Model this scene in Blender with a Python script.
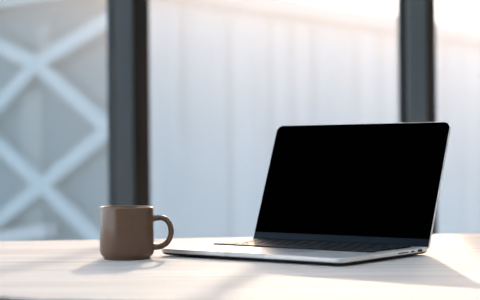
import bpy, bmesh, math, random
from mathutils import Vector, Matrix, Quaternion

for o in list(bpy.data.objects):
    bpy.data.objects.remove(o)
S = bpy.context.scene
COL = S.collection
random.seed(4)

# ------------------------------------------------------------------ camera
CAM_H, F_PX, ROLL = 0.15, 1250.4, 0.008
cam_d = bpy.data.cameras.new('camera')
cam = bpy.data.objects.new('camera', cam_d)
COL.objects.link(cam)
cr, sr = math.cos(ROLL), math.sin(ROLL)
right, up, back = Vector((cr, 0, -sr)), Vector((sr, 0, cr)), Vector((0, -1, 0))
M = Matrix((right, up, back)).transposed().to_4x4()
M.translation = Vector((0, 0, CAM_H))
cam.matrix_world = M
cam_d.sensor_width = 36.0
cam_d.lens = F_PX * 36.0 / 480.0
cam_d.clip_start, cam_d.clip_end = 0.05, 500
cam_d.dof.use_dof = True
cam_d.dof.focus_distance = 1.76
cam_d.dof.aperture_fstop = (cam_d.lens / 1000.0) / 0.016
S.camera = cam

# ------------------------------------------------------------------ sky, sun, exposure
SUN_DIR = Vector((0.24, 2.6, 1.0)).normalized()
world = bpy.data.worlds.new('sky')
S.world = world
world.use_nodes = True
wn, wl = world.node_tree.nodes, world.node_tree.links
wn.clear()
w_out = wn.new('ShaderNodeOutputWorld')
w_bg = wn.new('ShaderNodeBackground')
tc = wn.new('ShaderNodeTexCoord')
sep = wn.new('ShaderNodeSeparateXYZ')
wl.new(tc.outputs['Generated'], sep.inputs[0])
ramp = wn.new('ShaderNodeValToRGB')
ramp.color_ramp.elements[0].position = 0.0
ramp.color_ramp.elements[0].color = (0.84, 0.92, 1.0, 1)
ramp.color_ramp.elements[1].position = 0.75
ramp.color_ramp.elements[1].color = (0.42, 0.66, 1.0, 1)
wl.new(sep.outputs['Z'], ramp.inputs[0])
dot = wn.new('ShaderNodeVectorMath'); dot.operation = 'DOT_PRODUCT'
dot.inputs[1].default_value = SUN_DIR
wl.new(tc.outputs['Generated'], dot.inputs[0])
mx = wn.new('ShaderNodeMath'); mx.operation = 'MAXIMUM'; mx.inputs[1].default_value = 0.0
wl.new(dot.outputs['Value'], mx.inputs[0])
pw = wn.new('ShaderNodeMath'); pw.operation = 'POWER'; pw.inputs[1].default_value = 24.0
wl.new(mx.outputs[0], pw.inputs[0])
aur = wn.new('ShaderNodeMix'); aur.data_type = 'RGBA'; aur.blend_type = 'ADD'
aur.inputs[7].default_value = (1.0, 0.60, 0.32, 1)
wl.new(pw.outputs[0], aur.inputs[0])
wl.new(ramp.outputs[0], aur.inputs[6])
wl.new(aur.outputs[2], w_bg.inputs[0])
w_bg.inputs[1].default_value = 3.0
wl.new(w_bg.outputs[0], w_out.inputs[0])

sun_d = bpy.data.lights.new('sun', 'SUN')
sun = bpy.data.objects.new('sun', sun_d)
COL.objects.link(sun)
sun.rotation_euler = SUN_DIR.to_track_quat('Z', 'Y').to_euler()
sun.location = SUN_DIR * 20
sun_d.energy = 2.5
sun_d.angle = math.radians(0.55)
sun_d.color = (1.0, 0.83, 0.64)

S.view_settings.view_transform = 'Standard'
S.view_settings.look = 'None'
S.view_settings.exposure = 0.25
S.view_settings.gamma = 1.0
S.view_settings.use_curve_mapping = False
S.cycles.max_bounces = 12
S.cycles.diffuse_bounces = 6
S.cycles.transparent_max_bounces = 16
S.cycles.use_denoising = True


# ------------------------------------------------------------------ materials
def mat(name, color, rough=0.5, metal=0.0, spec=0.5, coat=0.0, coat_rough=0.1, var=0.0, scale=20.0, bump=0.0):
    m = bpy.data.materials.new(name)
    m.use_nodes = True
    nt = m.node_tree
    b = nt.nodes['Principled BSDF']
    b.inputs['Base Color'].default_value = (*color, 1)
    b.inputs['Roughness'].default_value = rough
    b.inputs['Metallic'].default_value = metal
    b.inputs['Specular IOR Level'].default_value = spec
    b.inputs['Coat Weight'].default_value = coat
    b.inputs['Coat Roughness'].default_value = coat_rough
    if var or bump:
        t = nt.nodes.new('ShaderNodeTexCoord')
        n = nt.nodes.new('ShaderNodeTexNoise')
        n.inputs['Scale'].default_value = scale
        n.inputs['Detail'].default_value = 6
        nt.links.new(t.outputs['Object'], n.inputs['Vector'])
        if var:
            r = nt.nodes.new('ShaderNodeValToRGB')
            r.color_ramp.elements[0].position, r.color_ramp.elements[1].position = 0.3, 0.7
            r.color_ramp.elements[0].color = (*[max(0, c * (1 - var)) for c in color], 1)
            r.color_ramp.elements[1].color = (*[min(1, c * (1 + var)) for c in color], 1)
            nt.links.new(n.outputs['Fac'], r.inputs[0])
            nt.links.new(r.outputs[0], b.inputs['Base Color'])
        if bump:
            bp = nt.nodes.new('ShaderNodeBump')
            bp.inputs['Strength'].default_value = bump
            bp.inputs['Distance'].default_value = 0.002
            nt.links.new(n.outputs['Fac'], bp.inputs['Height'])
            nt.links.new(bp.outputs[0], b.inputs['Normal'])
    return m


def wood_mat():
    m = mat('pale_wood', (0.7, 0.58, 0.46), rough=0.66, spec=0.18)
    nt = m.node_tree
    b = nt.nodes['Principled BSDF']
    t = nt.nodes.new('ShaderNodeTexCoord')
    mp = nt.nodes.new('ShaderNodeMapping')
    mp.inputs['Rotation'].default_value = (0, 0, math.radians(-5))
    mp.inputs['Scale'].default_value = (1.0, 20.0, 20.0)
    nt.links.new(t.outputs['Object'], mp.inputs[0])
    n = nt.nodes.new('ShaderNodeTexNoise')
    n.inputs['Scale'].default_value = 2.2
    n.inputs['Detail'].default_value = 8
    n.inputs['Roughness'].default_value = 0.6
    n.inputs['Distortion'].default_value = 0.5
    nt.links.new(mp.outputs[0], n.inputs['Vector'])
    r = nt.nodes.new('ShaderNodeValToRGB')
    r.color_ramp.elements[0].position, r.color_ramp.elements[1].position = 0.32, 0.66
    r.color_ramp.elements[0].color = (0.55, 0.46, 0.39, 1)
    r.color_ramp.elements[1].color = (0.71, 0.635, 0.57, 1)
    nt.links.new(n.outputs['Fac'], r.inputs[0])
    nt.links.new(r.outputs[0], b.inputs['Base Color'])
    rr = nt.nodes.new('ShaderNodeMapRange')
    rr.inputs[3].default_value, rr.inputs[4].default_value = 0.68, 0.56
    nt.links.new(n.outputs['Fac'], rr.inputs[0])
    nt.links.new(rr.outputs[0], b.inputs['Roughness'])
    bp = nt.nodes.new('ShaderNodeBump')
    bp.inputs['Strength'].default_value = 0.08
    bp.inputs['Distance'].default_value = 0.001
    nt.links.new(n.outputs['Fac'], bp.inputs['Height'])
    nt.links.new(bp.outputs[0], b.inputs['Normal'])
    return m


def glass_mat(name, glow):
    m = bpy.data.materials.new(name)
    m.use_nodes = True
    nt = m.node_tree
    nt.nodes.clear()
    out = nt.nodes.new('ShaderNodeOutputMaterial')
    tr = nt.nodes.new('ShaderNodeBsdfTransparent')
    tr.inputs[0].default_value = (0.965, 0.985, 0.99, 1)
    gl = nt.nodes.new('ShaderNodeBsdfGlossy')
    gl.inputs['Roughness'].default_value = 0.02
    fr = nt.nodes.new('ShaderNodeFresnel')
    fr.inputs[0].default_value = 1.35
    mix = nt.nodes.new('ShaderNodeMixShader')
    nt.links.new(fr.outputs[0], mix.inputs[0])
    nt.links.new(tr.outputs[0], mix.inputs[1])
    nt.links.new(gl.outputs[0], mix.inputs[2])
    last = mix
    if glow:
        rf = nt.nodes.new('ShaderNodeBsdfRefraction')     # scatter lobe added to imitate the warm glow around the sun
        rf.inputs['IOR'].default_value = 1.45
        rf.inputs['Roughness'].default_value = 0.62
        rf.inputs['Color'].default_value = (1, 0.765, 0.58, 1)  # warm tone of the glow put into the lobe colour
        mix2 = nt.nodes.new('ShaderNodeMixShader')
        mix2.inputs[0].default_value = glow
        nt.links.new(mix.outputs[0], mix2.inputs[1])
        nt.links.new(rf.outputs[0], mix2.inputs[2])
        last = mix2
    nt.links.new(last.outputs[0], out.inputs[0])
    return m


WOOD = wood_mat()
ALU = mat('silver_aluminium', (0.80, 0.755, 0.71), rough=0.28, metal=0.5, var=0.03, scale=900)
ALU_PAD = mat('trackpad_glass', (0.62, 0.64, 0.67), rough=0.28, metal=0.6)
BLACK_SCREEN = mat('black_display', (0.0004, 0.0004, 0.0005), rough=0.9, spec=0.0)
CHIN = mat('dark_bezel_glass', (0.006, 0.010, 0.014), rough=0.22, spec=0.09)
KEY = mat('black_key', (0.010, 0.011, 0.013), rough=0.5, spec=0.3)
WELL = mat('black_anodised', (0.012, 0.013, 0.016), rough=0.85, spec=0.08)
UNDER_SHADE = mat('shaded_underside', (0.018, 0.016, 0.015), rough=0.5, spec=0.3)  # shade beneath the laptop base put into a near-black colour
EDGE = mat('shaded_edge', (0.045, 0.030, 0.022), rough=0.6, var=0.1)  # shade on the table edge put into a dark brown colour
PORT = mat('dark_port', (0.01, 0.009, 0.008), rough=0.7)  # near-black colour of the sockets
RUBBER = mat('black_rubber', (0.012, 0.012, 0.012), rough=0.8)
MUG = mat('taupe_glaze', (0.150, 0.082, 0.048), rough=0.22, spec=0.35, coat=0.15, coat_rough=0.08, var=0.06, scale=60)
CAP = mat('blue_grey_paint', (0.080, 0.106, 0.122), rough=0.45, var=0.04, scale=6)
FRAME = mat('dark_brown_frame', (0.020, 0.012, 0.008), rough=0.5, var=0.1, scale=8)
GASKET = mat('black_gasket', (0.01, 0.01, 0.011), rough=0.7)
GLASS_C = glass_mat('window_glass', 0)
GLASS_GLOW = glass_mat('sun_glow_glass', 0.48)
PLASTER = mat('white_plaster', (0.80, 0.79, 0.77), rough=0.85, var=0.03, scale=5)
FLOOR = mat('grey_floor', (0.50, 0.47, 0.43), rough=0.5, var=0.1, scale=3)
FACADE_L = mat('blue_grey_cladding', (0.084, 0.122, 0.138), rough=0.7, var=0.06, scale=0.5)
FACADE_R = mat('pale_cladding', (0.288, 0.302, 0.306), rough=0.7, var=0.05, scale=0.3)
RIB = mat('light_rib', (0.308, 0.318, 0.320), rough=0.7, var=0.04, scale=0.6)
BRACE = mat('white_steel', (0.245, 0.295, 0.31), rough=0.6, var=0.04, scale=1)
CORNICE = mat('grey_cornice', (0.245, 0.25, 0.255), rough=0.7, var=0.05, scale=0.6)
PANE = mat('facade_pane', (0.270, 0.290, 0.300), rough=0.7, var=0.1, scale=0.4)
PANEL = mat('grey_panel', (0.145, 0.168, 0.172), rough=0.7, var=0.04, scale=1)
GROUND = mat('pale_paving', (0.50, 0.52, 0.54), rough=0.9, var=0.15, scale=0.2)


# ------------------------------------------------------------------ helpers
def link(name, bm, mats, parent=None, smooth=False, auto=None):
    me = bpy.data.meshes.new(name)
    bmesh.ops.recalc_face_normals(bm, faces=bm.faces[:])
    bm.to_mesh(me)
    bm.free()
    for m in (mats if isinstance(mats, (list, tuple)) else [mats]):
        me.materials.append(m)
    if smooth:
        for p in me.polygons:
            p.use_smooth = True
        if auto:
            me.set_sharp_from_angle(angle=math.radians(auto))
    o = bpy.data.objects.new(name, me)
    COL.objects.link(o)
    if parent:
        o.parent = parent
    return o


def empty(name, loc=(0, 0, 0), rz=0.0):
    o = bpy.data.objects.new(name, None)
    o.empty_display_size = 0.05
    o.location = loc
    o.rotation_euler = (0, 0, rz)
    COL.objects.link(o)
    return o


def tag(o, label, cat, group=None):
    o['label'] = label
    o['category'] = cat
    if group:
        o['group'] = group
    return o


def struct(o, label=None):
    o['kind'] = 'structure'
    if label:
        o['label'] = label
    return o


def box(bm, x0, x1, y0, y1, z0, z1, bevel=0.0):
    vs = [bm.verts.new(p) for p in ((x0, y0, z0), (x1, y0, z0), (x1, y1, z0), (x0, y1, z0),
                                    (x0, y0, z1), (x1, y0, z1), (x1, y1, z1), (x0, y1, z1))]
    fs = [bm.faces.new([vs[i] for i in q]) for q in ((3, 2, 1, 0), (4, 5, 6, 7), (0, 1, 5, 4),
                                                     (1, 2, 6, 5), (2, 3, 7, 6), (3, 0, 4, 7))]
    if bevel:
        es = list({e for f in fs for e in f.edges})
        bmesh.ops.bevel(bm, geom=es, offset=bevel, segments=2, affect='EDGES', profile=0.6)
    return fs


def boxobj(name, m, x0, x1, y0, y1, z0, z1, parent=None, bevel=0.0):
    bm = bmesh.new()
    box(bm, x0, x1, y0, y1, z0, z1, bevel)
    return link(name, bm, m, parent)


def rrect(x0, x1, y0, y1, r, seg=8, inset=0.0, radii=None):
    """rounded rectangle outline, counter-clockwise; radii = (bl, br, tr, tl)"""
    x0, x1, y0, y1 = x0 + inset, x1 - inset, y0 + inset, y1 - inset
    rs = radii or (r,) * 4
    pts = []
    for (cx, cy, a0), rr in zip(((x0, y0, 180), (x1, y0, 270), (x1, y1, 0), (x0, y1, 90)), rs):
        rr = max(rr - inset, 0.0002)
        ox = cx + (rr if cx == x0 else -rr)
        oy = cy + (rr if cy == y0 else -rr)
        for k in range(seg + 1):
            a = math.radians(a0 + 90.0 * k / seg)
            pts.append((ox + rr * math.cos(a), oy + rr * math.sin(a)))
    return pts


def loft(bm, loops):
    rings = [[bm.verts.new(p) for p in lp] for lp in loops]
    n = len(rings[0])
    for a, b in zip(rings, rings[1:]):
        for i in range(n):
            bm.faces.new((a[i], a[(i + 1) % n], b[(i + 1) % n], b[i]))
    bm.faces.new(rings[0][::-1])
    bm.faces.new(rings[-1])


def lathe(bm, prof, seg=72):
    rings = []
    for r, z in prof:
        if r < 1e-6:
            rings.append([bm.verts.new((0, 0, z))])
        else:
            rings.append([bm.verts.new((r * math.cos(2 * math.pi * k / seg), r * math.sin(2 * math.pi * k / seg), z)) for k in range(seg)])
    for a, b in zip(rings, rings[1:]):
        for k in range(seg):
            k2 = (k + 1) % seg
            if len(a) == 1:
                bm.faces.new((a[0], b[k2], b[k]))
            elif len(b) == 1:
                bm.faces.new((a[k], a[k2], b[0]))
            else:
                bm.faces.new((a[k], a[k2], b[k2], b[k]))


def cyl(bm, p0, p1, r, seg=16):
    p0, p1 = Vector(p0), Vector(p1)
    q = (p1 - p0).to_track_quat('Z', 'Y')
    loops = [[tuple(p + q @ Vector((r * math.cos(2 * math.pi * k / seg), r * math.sin(2 * math.pi * k / seg), 0))) for k in range(seg)] for p in (p0, p1)]
    loft(bm, loops)


def prism(bm, poly, z0, z1):
    loft(bm, [[(x, y, z0) for x, y in poly], [(x, y, z1) for x, y in poly]])


def beam(bm, p0, p1, width, depth, normal):
    """rectangular bar from p0 to p1, its broad face towards normal"""
    p0, p1, n = Vector(p0), Vector(p1), Vector(normal).normalized()
    d = (p1 - p0).normalized()
    s = d.cross(n).normalized()
    lp = []
    for p in (p0, p1):
        lp.append([tuple(p + s * a * width / 2 + n * b * depth / 2) for a, b in ((-1, -1), (1, -1), (1, 1), (-1, 1))])
    loft(bm, lp)


# ------------------------------------------------------------------ room shell
ZF, ZC = -0.74, 1.96
XL, XR, YB, YW = -2.80, 3.05, -3.2, 5.0
struct(boxobj('floor', FLOOR, XL - 0.2, XR + 0.2, YB - 0.2, YW + 0.25, ZF - 0.2, ZF))
SX0, SX1, SY0, SY1 = -0.9, 0.7, 0.5, 2.1                    # opening of a skylight added above the table for fill light
bm = bmesh.new()
box(bm, XL - 0.2, SX0, YB - 0.2, YW + 0.25, ZC, ZC + 0.2)
box(bm, SX1, XR + 0.2, YB - 0.2, YW + 0.25, ZC, ZC + 0.2)
box(bm, SX0, SX1, YB - 0.2, SY0, ZC, ZC + 0.2)
box(bm, SX0, SX1, SY1, YW + 0.25, ZC, ZC + 0.2)
struct(link('ceiling', bm, PLASTER))
bm = bmesh.new()
for x0, x1, y0, y1 in ((SX0, SX0 + 0.05, SY0, SY1), (SX1 - 0.05, SX1, SY0, SY1), (SX0 + 0.05, SX1 - 0.05, SY0, SY0 + 0.05), (SX0 + 0.05, SX1 - 0.05, SY1 - 0.05, SY1)):
    box(bm, x0, x1, y0, y1, ZC + 0.10, ZC + 0.16)
sky_ = struct(link('window_7', bm, FRAME), 'dark framed skylight added for fill light in the ceiling above the table')
boxobj('glass_pane', GLASS_C, SX0 + 0.05, SX1 - 0.05, SY0 + 0.05, SY1 - 0.05, ZC + 0.126, ZC + 0.134, sky_)
bm = bmesh.new()
box(bm, XL - 0.2, XL, YB - 0.2, -2.4, ZF, ZC)
box(bm, XL - 0.2, XL, 4.6, YW + 0.25, ZF, ZC)
struct(link('wall_left', bm, PLASTER))
bm = bmesh.new()
for ya in (-2.4, -0.68, 1.07, 2.82, 4.54):
    box(bm, XL - 0.13, XL - 0.05, ya, ya + 0.06, ZF, ZC)
for k, ya in enumerate((-2.34, -0.62, 1.13, 2.88)):
    yb_ = (-0.68, 1.07, 2.82, 4.54)[k]
    box(bm, XL - 0.13, XL - 0.05, ya, yb_, ZF, ZF + 0.06)
    box(bm, XL - 0.13, XL - 0.05, ya, yb_, ZC - 0.06, ZC)
wl_ = struct(link('window_6', bm, FRAME), 'dark framed window wall added for fill light on the unseen left side of the room')  # glazing added out of view to let in fill light
for k, ya in enumerate((-2.34, -0.62, 1.13, 2.88)):
    boxobj('glass_pane', GLASS_C, XL - 0.094, XL - 0.086, ya, (-0.68, 1.07, 2.82, 4.54)[k], ZF + 0.06, ZC - 0.06, wl_)
struct(boxobj('wall_right', PLASTER, XR, XR + 0.2, YB - 0.2, YW + 0.25, ZF, ZC))
struct(boxobj('wall_back', PLASTER, XL, XR, YB - 0.2, YB, ZF, ZC))

MULL = [-2.80, -1.632, -0.462, 0.708, 1.878, 3.05]
for i, mxx in enumerate(MULL[1:-1]):                       # mullions: painted post in front of a dark core
    t = boxobj('trim_%d' % (i + 1), CAP, mxx - 0.036, mxx + 0.036, YW - 0.03, YW + 0.03, ZF, ZC, bevel=0.003)
    struct(t, 'blue-grey window mullion')
    boxobj('core', GASKET, mxx - 0.030, mxx + 0.030, YW + 0.03, YW + 0.12, ZF, ZC, t)
for i in range(5):
    a, b = MULL[i], MULL[i + 1]
    bm = bmesh.new()
    z0, z1 = ZF, ZC
    fw_l = (0.09, 0.062, 0.062, 0.047, 0.062)[i]                            # frame strips beside the posts
    bead = 0.033 if i == 2 else 0.040
    fr_ = 0.020
    y0, y1 = YW + 0.035, YW + 0.085
    xa, xb = a + 0.031, b - 0.031
    box(bm, xa, xa + fw_l + 0.006, y0, y1, z0, z1)
    box(bm, xb - fr_, xb, y0 + 0.01, y1, z0, z1)
    box(bm, xa + fw_l + 0.006, xb - fr_, y0, y1, z0, z0 + 0.07)
    box(bm, xa + fw_l + 0.006, xb - fr_, y0, y1, z1 - 0.07, z1)
    w = struct(link('window_%d' % (i + 1), bm, FRAME), 'dark framed floor-to-ceiling window')
    boxobj('lit_bead', CAP, xb - bead, xb - fr_, y0 + 0.01, y1, z0 + 0.07, z1 - 0.07, w)  # lighter colour imitates light caught by the side of the frame
    bm = bmesh.new()
    fs = box(bm, xa + fw_l + 0.006, xb - bead, YW + 0.055, YW + 0.063, z0 + 0.07, z1 - 0.07)
    bmesh.ops.recalc_face_normals(bm, faces=bm.faces[:])
    for f in bm.faces:
        f.material_index = 1 if f.normal.y < -0.9 else 0
    link('glass_pane', bm, [GLASS_C, GLASS_GLOW], w)
    if i == 2:                                             # cross bar and two slanting stays added out of view to cast shadow streaks
        boxobj('added_crossbar', FRAME, xa + fw_l + 0.006, xb - bead, YW + 0.09, YW + 0.13, 1.06, 1.10, w)
        for (x0, z0_, x1, z1_, wd) in ((0.180, 1.10, -0.263, 1.96, 0.045), (0.424, 1.10, 0.213, 1.96, 0.028)):
            bm = bmesh.new()
            beam(bm, (x0, YW + 0.15, z0_ - 0.03), (x1, YW + 0.15, z1_), wd, 0.04, (0, 1, 0))
            link('shadow_stay', bm, FRAME, w)

# ------------------------------------------------------------------ outside
g = boxobj('ground', GROUND, -90, 90, 6.5, 160, -6.4, -6.0)
struct(g)


def on_plane(px, py, p0, d):
    """point of the vertical facade through p0 along d, seen at a photo pixel"""
    X, Y = px - 240.0, 150.0 - py
    c, s = math.cos(ROLL), math.sin(ROLL)
    X, Y = X * c + Y * s, -X * s + Y * c
    k = X / F_PX
    t = (k * p0[1] - p0[0]) / (d[0] - k * d[1])
    x, y = p0[0] + t * d[0], p0[1] + t * d[1]
    return Vector((x, y, CAM_H + Y / F_PX * y))


# left: braced block
A0, dA = Vector((-4.6, 24.0)), Vector((0.94, -0.80)).normalized()
nA = Vector((-0.65, -0.76, 0)).normalized()
left = empty('braced_building', (-6.5, 30, -6))
tag(left, 'blue-grey building with white crossed bracing, seen through the left window', 'building')
inv = Vector((6.5, -30, 6))


def rel(v, base):
    return Vector(v) - Vector(base.location)


bm = bmesh.new()
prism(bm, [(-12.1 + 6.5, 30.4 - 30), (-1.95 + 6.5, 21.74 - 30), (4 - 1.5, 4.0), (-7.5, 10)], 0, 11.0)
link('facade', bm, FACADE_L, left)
ends = [((43, 64), (-14, 127)), ((43, 64), (116, 129)), ((49, 185), (-14, 127)), ((49, 185), (116, 129)),
        ((49, 185), (114, 249)), ((49, 185), (-14, 236)), ((43, 64), (-22, 33)), ((43, 64), (125, 15))]
ends += [((a[0] - 129, a[1] - 2), (b[0] - 129, b[1] - 2)) for a, b in ends]
ends += [((47, 308), (-14, 238)), ((47, 308), (112, 250)), ((47, 308), (-14, 372)), ((47, 308), (112, 376))]
for (a, b) in ends:
    bm = bmesh.new()
    pa, pb = on_plane(*a, A0, dA) + nA * 0.12, on_plane(*b, A0, dA) + nA * 0.12
    beam(bm, rel(pa, left), rel(pb, left), 0.27, 0.16, nA)
    link('diagonal_brace', bm, BRACE, left)
bm = bmesh.new()
pa, pb = on_plane(-40, 10.5, A0, dA), on_plane(126, -9, A0, dA)
pb.z = pa.z
beam(bm, rel(pa + nA * 0.1, left), rel(pb + nA * 0.1, left), 0.10, 0.3, nA)
link('cornice', bm, BRACE, left)
bm = bmesh.new()
pa, pb = on_plane(-30, 243, A0, dA) + nA * 0.3, on_plane(63, 230, A0, dA) + nA * 0.3
beam(bm, rel(pa, left), rel(pb, left), 0.24, 0.3, nA)
link('ramp_rail', bm, RIB, left)
for (x0, y0, x1, y1, nm, m) in ((37, 22, 53, 50, 'window', PANEL), (24, 92, 44, 226, 'wall_panel', PANEL)):
    bm = bmesh.new()
    p, q = on_plane(x0, y1, A0, dA), on_plane(x1, y0, A0, dA)
    mid = (p + q) / 2
    e0, e1 = Vector((p.x, p.y, mid.z)), Vector((q.x, q.y, mid.z))
    beam(bm, rel(e0, left), rel(e1, left), abs(q.z - p.z), 0.08, nA)
    link(nm, bm, m, left)

# right: long panelled block
B0, B1 = Vector((-2.69, 30.0)), Vector((14.5, 53.3))
dB = (B1 - B0).normalized()
nB = Vector((dB.y, -dB.x, 0))
LB = (B1 - B0).length
rb = empty('panelled_building', (4, 45, -6))
tag(rb, 'long pale building with vertical panels, seen through the middle and right windows', 'building')
HB = 4.41 + 6.0
bm = bmesh.new()
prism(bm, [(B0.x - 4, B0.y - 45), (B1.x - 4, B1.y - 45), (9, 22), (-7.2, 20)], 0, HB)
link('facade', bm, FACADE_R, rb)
bm = bmesh.new()
c0, c1 = Vector((*B0, 4.41 - 0.22)), Vector((*B1, 4.41 - 0.22))
beam(bm, rel(c0 + nB * 0.1, rb), rel(c1 + nB * 0.1, rb), 0.5, 0.3, nB)
link('cornice', bm, CORNICE, rb)
k = 0
s = 0.6
while s < LB - 0.6:
    wdt = random.choice((0.5, 0.9, 1.3))
    p = Vector((*(B0 + dB * s), 0))
    q = Vector((*(B0 + dB * (s + wdt)), 0))
    m = (RIB, PANE, RIB, RIB)[k % 4]
    bm = bmesh.new()
    zt, zb = 3.9, (-5.9 if m is RIB else 0.5)
    zm = (zt + zb) / 2
    p.z = q.z = zm
    beam(bm, rel(p, rb), rel(q, rb), zt - zb, 0.09, nB)
    link('pilaster' if m is RIB else 'window', bm, m, rb)
    s += wdt + random.choice((0.6, 1.0, 1.5))
    k += 1

# ------------------------------------------------------------------ table
table = empty('table', (0, 1.7, ZF))
tag(table, 'pale wooden table with a laptop and a mug on it, in front of the windows', 'table')
outline = [(-1.05, 1.60), (-0.60, 1.385), (-0.2473, 1.306), (-0.2025, 1.280), (0.10, 1.20), (0.6, 1.13), (1.05, 1.10),
           (1.12, 1.16), (1.12, 2.22), (1.06, 2.275), (0.3859, 2.199), (-0.2383, 2.121), (-0.4051, 2.103), (-1.05, 2.035), (-1.12, 1.97), (-1.12, 1.67)]
bm = bmesh.new()
T = 0.028


def inset_poly(poly, d):
    c = Vector((sum(p[0] for p in poly) / len(poly), sum(p[1] for p in poly) / len(poly)))
    return [tuple(c + (Vector(p) - c) * (1 - d / (Vector(p) - c).length)) for p in poly]


zt = -ZF
tloc = [(x, y - 1.7) for x, y in outline]
loft(bm, [[(x, y, zt - T) for x, y in inset_poly(tloc, 0.003)], [(x, y, zt - T + 0.003) for x, y in tloc],
          [(x, y, zt - 0.002) for x, y in tloc], [(x, y, zt) for x, y in inset_poly(tloc, 0.002)]])
link('tabletop', bm, WOOD, table)
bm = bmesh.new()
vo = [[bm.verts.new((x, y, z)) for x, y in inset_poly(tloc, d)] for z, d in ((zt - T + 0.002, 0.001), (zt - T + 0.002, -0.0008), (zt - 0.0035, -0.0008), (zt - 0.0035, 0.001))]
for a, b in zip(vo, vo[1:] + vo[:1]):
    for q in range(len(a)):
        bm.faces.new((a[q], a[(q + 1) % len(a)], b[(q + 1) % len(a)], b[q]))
link('edge_shade', bm, EDGE, table)['label'] = 'table edge with its shade put into a dark brown colour'  # strip added to carry the shade of the table edge
for (x, y) in ((-0.95, 1.66), (0.95, 1.24), (-0.95, 1.94), (0.95, 2.12)):
    bm = bmesh.new()
    loft(bm, [[(x + a * r, y - 1.7 + b * r, z) for a, b in ((-1, -1), (1, -1), (1, 1), (-1, 1))] for r, z in ((0.018, 0), (0.028, zt - T))])
    link('leg', bm, WOOD, table)

# ------------------------------------------------------------------ laptop
W, D, ZT, LH, TILT = 0.3126, 0.2254, 0.0110, 0.1905, 0.365
lap = empty('laptop', (0.1444, 1.8618, 0), -0.6637)
tag(lap, 'open silver laptop with a black screen, standing on the pale wooden table', 'laptop')


def base_loop(inset, z, notch=0.0):
    pts = rrect(-W / 2, W / 2, -D, 0, 0.011, 8, inset)
    # the front edge runs from the 'bl' arc end to the 'br' arc start: add the finger notch there
    nx0, nx1 = -0.036, 0.036
    y = -D + inset
    i = 9
    extra = [(nx0, y), (nx0 + 0.004, y + notch), (nx1 - 0.004, y + notch), (nx1, y)]
    pts = pts[:i] + extra + pts[i:]
    return [(x, yy, z) for x, yy in pts]


bm = bmesh.new()
loft(bm, [base_loop(0.0010, 0.0050), base_loop(0.0003, 0.0056), base_loop(0, 0.0070), base_loop(0, 0.0105, 0.0042), base_loop(0.0005, ZT, 0.0050)])
base = link('base', bm, ALU, lap)
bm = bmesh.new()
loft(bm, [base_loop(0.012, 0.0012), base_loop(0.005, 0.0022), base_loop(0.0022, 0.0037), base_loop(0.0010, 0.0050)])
link('shaded_bottom', bm, UNDER_SHADE, lap)  # dark underside imitates the shaded gap under the base
for x in (-W / 2 + 0.026, W / 2 - 0.026):
    for y in (-D + 0.026, -0.026):
        bm = bmesh.new()
        lathe(bm, [(0.0, 0.0), (0.0066, 0.0), (0.0072, 0.0005), (0.0072, 0.0016), (0.0, 0.0016)], 24)
        bmesh.ops.translate(bm, verts=bm.verts[:], vec=(x, y, 0))
        link('rubber_foot', bm, RUBBER, lap)

# keyboard
KX, KY0, KY1 = 0.1385, -0.1310, -0.0165
bm = bmesh.new()
loft(bm, [[(x, y, z) for x, y in rrect(-KX, KX, KY0, KY1, 0.003, 4)] for z in (ZT - 0.001, ZT + 0.0002)])
kb = link('keyboard', bm, WELL, lap)
rows = [
    [1.55] + [1.0] * 12 + [0.95],
    [1.0] * 13 + [1.5],
    [1.5] + [1.0] * 13,
    [1.78] + [1.0] * 11 + [1.72],
    [2.25] + [1.0] * 10 + [2.25],
    [1.0, 1.0, 1.0, 1.25, 5.0, 1.25, 1.0, 1.0, 1.0, 1.0],
]
rowh = (KY1 - KY0 - 0.003) / 6
for r, row in enumerate(rows):
    tot = sum(row)
    u = (2 * KX - 0.003) / tot
    x = -KX + 0.0015
    y1 = KY1 - 0.0015 - r * rowh
    for wd in row:
        bm = bmesh.new()
        kx0, kx1, ky0, ky1 = x + 0.0014, x + wd * u - 0.0014, y1 - rowh + 0.0016, y1 - 0.0016
        lps = []
        for ins, z in ((0, ZT + 0.0001), (0, ZT + 0.0017), (0.0003, ZT + 0.0019)):
            lps.append([(a, b, z) for a, b in rrect(kx0, kx1, ky0, ky1, 0.0016, 3, ins)])
        loft(bm, lps)
        link('key', bm, KEY, kb)
        x += wd * u
# trackpad
bm = bmesh.new()
loft(bm, [[(x, y, z) for x, y in rrect(-0.065, 0.065, -D + 0.012, KY0 - 0.006, 0.004, 5)] for z in (ZT - 0.001, ZT + 0.00015)])
link('trackpad', bm, ALU_PAD, lap)
# sockets along the right side
for nm, ya, yb, za, zb in (('card_slot', -0.088, -0.060, 0.0072, 0.0086), ('charging_port', -0.053, -0.0445, 0.0068, 0.0090),
                           ('video_port', -0.035, -0.0225, 0.0062, 0.0096)):
    bm = bmesh.new()
    lps = [[(xx, a, b) for a, b in rrect(ya, yb, za, zb, 0.0007, 4)] for xx in (W / 2 - 0.004, W / 2 + 0.00012)]
    loft(bm, lps)
    link(nm, bm, PORT, base)
# hinge
bm = bmesh.new()
cyl(bm, (-W / 2 + 0.018, -0.006, ZT - 0.0005), (W / 2 - 0.018, -0.006, ZT - 0.0005), 0.0030, 20)
link('hinge', bm, WELL, lap)
# lid
ct, st = math.cos(TILT), math.sin(TILT)


def lidp(u, v, w):
    return (u, -0.004 + v * st + w * ct, ZT + v * ct - w * st)


LW = W / 2
TH = 0.0038


def lid_loop(inset, w):
    return [lidp(a, b, w) for a, b in rrect(-LW, LW, -0.0015, LH, 0, 8, inset, (0.003, 0.003, 0.0115, 0.0115))]


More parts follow.
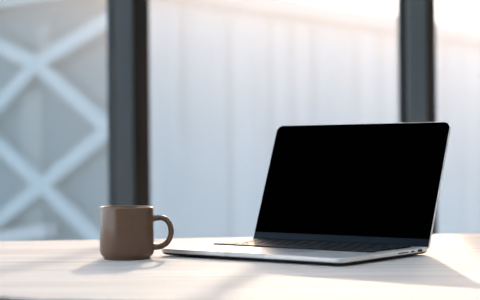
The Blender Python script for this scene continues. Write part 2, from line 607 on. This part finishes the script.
bm = bmesh.new()
loft(bm, [lid_loop(0.0004, 0), lid_loop(0, 0.0004), lid_loop(0, TH - 0.0010), lid_loop(0.0010, TH)])
lid = link('lid', bm, ALU, lap)
CH = 0.0115
bm = bmesh.new()
loft(bm, [[lidp(a, b, w) for a, b in rrect(-LW, LW, CH - 0.0009, LH, 0, 8, 0.0009, (0.0005, 0.0005, 0.0112, 0.0112))] for w in (0.0005, -0.0003)])
link('screen', bm, BLACK_SCREEN, lid)
bm = bmesh.new()
loft(bm, [[lidp(a, b, w) for a, b in rrect(-LW + 0.0009, LW - 0.0009, 0.0, CH, 0.0008, 3)] for w in (0.0005, -0.00025)])
link('lower_bezel', bm, CHIN, lid)

# ------------------------------------------------------------------ mug
mug = empty('mug', (-0.1584, 1.742, 0), 0.0)
tag(mug, 'glossy taupe brown ceramic mug standing on the table left of the laptop', 'mug')
R = 0.0380
prof = [(0, 0.0022), (0.0295, 0.0022), (0.0305, 0.0), (0.0322, 0.0), (0.0328, 0.0012), (0.0330, 0.0030), (0.0346, 0.0042), (0.0364, 0.0062),
        (0.0376, 0.0092), (R, 0.0130), (R, 0.0400), (R, 0.0700), (0.0379, 0.0716), (0.0373, 0.0724), (0.0364, 0.0726), (0.0355, 0.0722),
        (0.0350, 0.0712), (0.0348, 0.0690), (0.0346, 0.0400), (0.0344, 0.0130), (0.0325, 0.0080), (0.0280, 0.0060), (0, 0.0058)]
bm = bmesh.new()
lathe(bm, prof, 96)
link('body', bm, MUG, mug, smooth=True, auto=50)
ctrl = [(0.0350, 0.0552), (0.0410, 0.0562), (0.0480, 0.0566), (0.0548, 0.0538), (0.0596, 0.0474), (0.0615, 0.0385), (0.0604, 0.0300), (0.0562, 0.0224),
        (0.0500, 0.0178), (0.0425, 0.0160), (0.0350, 0.0168)]


def catmull(pts, n=6):
    out = []
    P = [pts[0]] + pts + [pts[-1]]
    for i in range(1, len(P) - 2):
        for k in range(n):
            t = k / n
            out.append(tuple(0.5 * (2 * P[i][j] + (P[i + 1][j] - P[i - 1][j]) * t + (2 * P[i - 1][j] - 5 * P[i][j] + 4 * P[i + 1][j] - P[i + 2][j]) * t * t
                                    + (3 * P[i][j] - P[i - 1][j] - 3 * P[i + 1][j] + P[i + 2][j]) * t ** 3) for j in range(2)))
    out.append(pts[-1])
    return out


path = catmull(ctrl)
bm = bmesh.new()
loops = []
for i, (x, z) in enumerate(path):
    a, b = path[max(i - 1, 0)], path[min(i + 1, len(path) - 1)]
    tx, tz = b[0] - a[0], b[1] - a[1]
    L = math.hypot(tx, tz)
    nx, nz = -tz / L, tx / L
    e = min(i, len(path) - 1 - i) / 10.0
    fl = 1.0 + 0.35 * max(0, 1 - e) ** 2
    ra, rbn = 0.0040 * fl, 0.0062 * fl
    loops.append([(x + nx * ra * math.cos(q), rbn * math.sin(q), z + nz * ra * math.cos(q)) for q in [2 * math.pi * k / 20 for k in range(20)]])
loft(bm, loops)
link('handle', bm, MUG, mug, smooth=True)
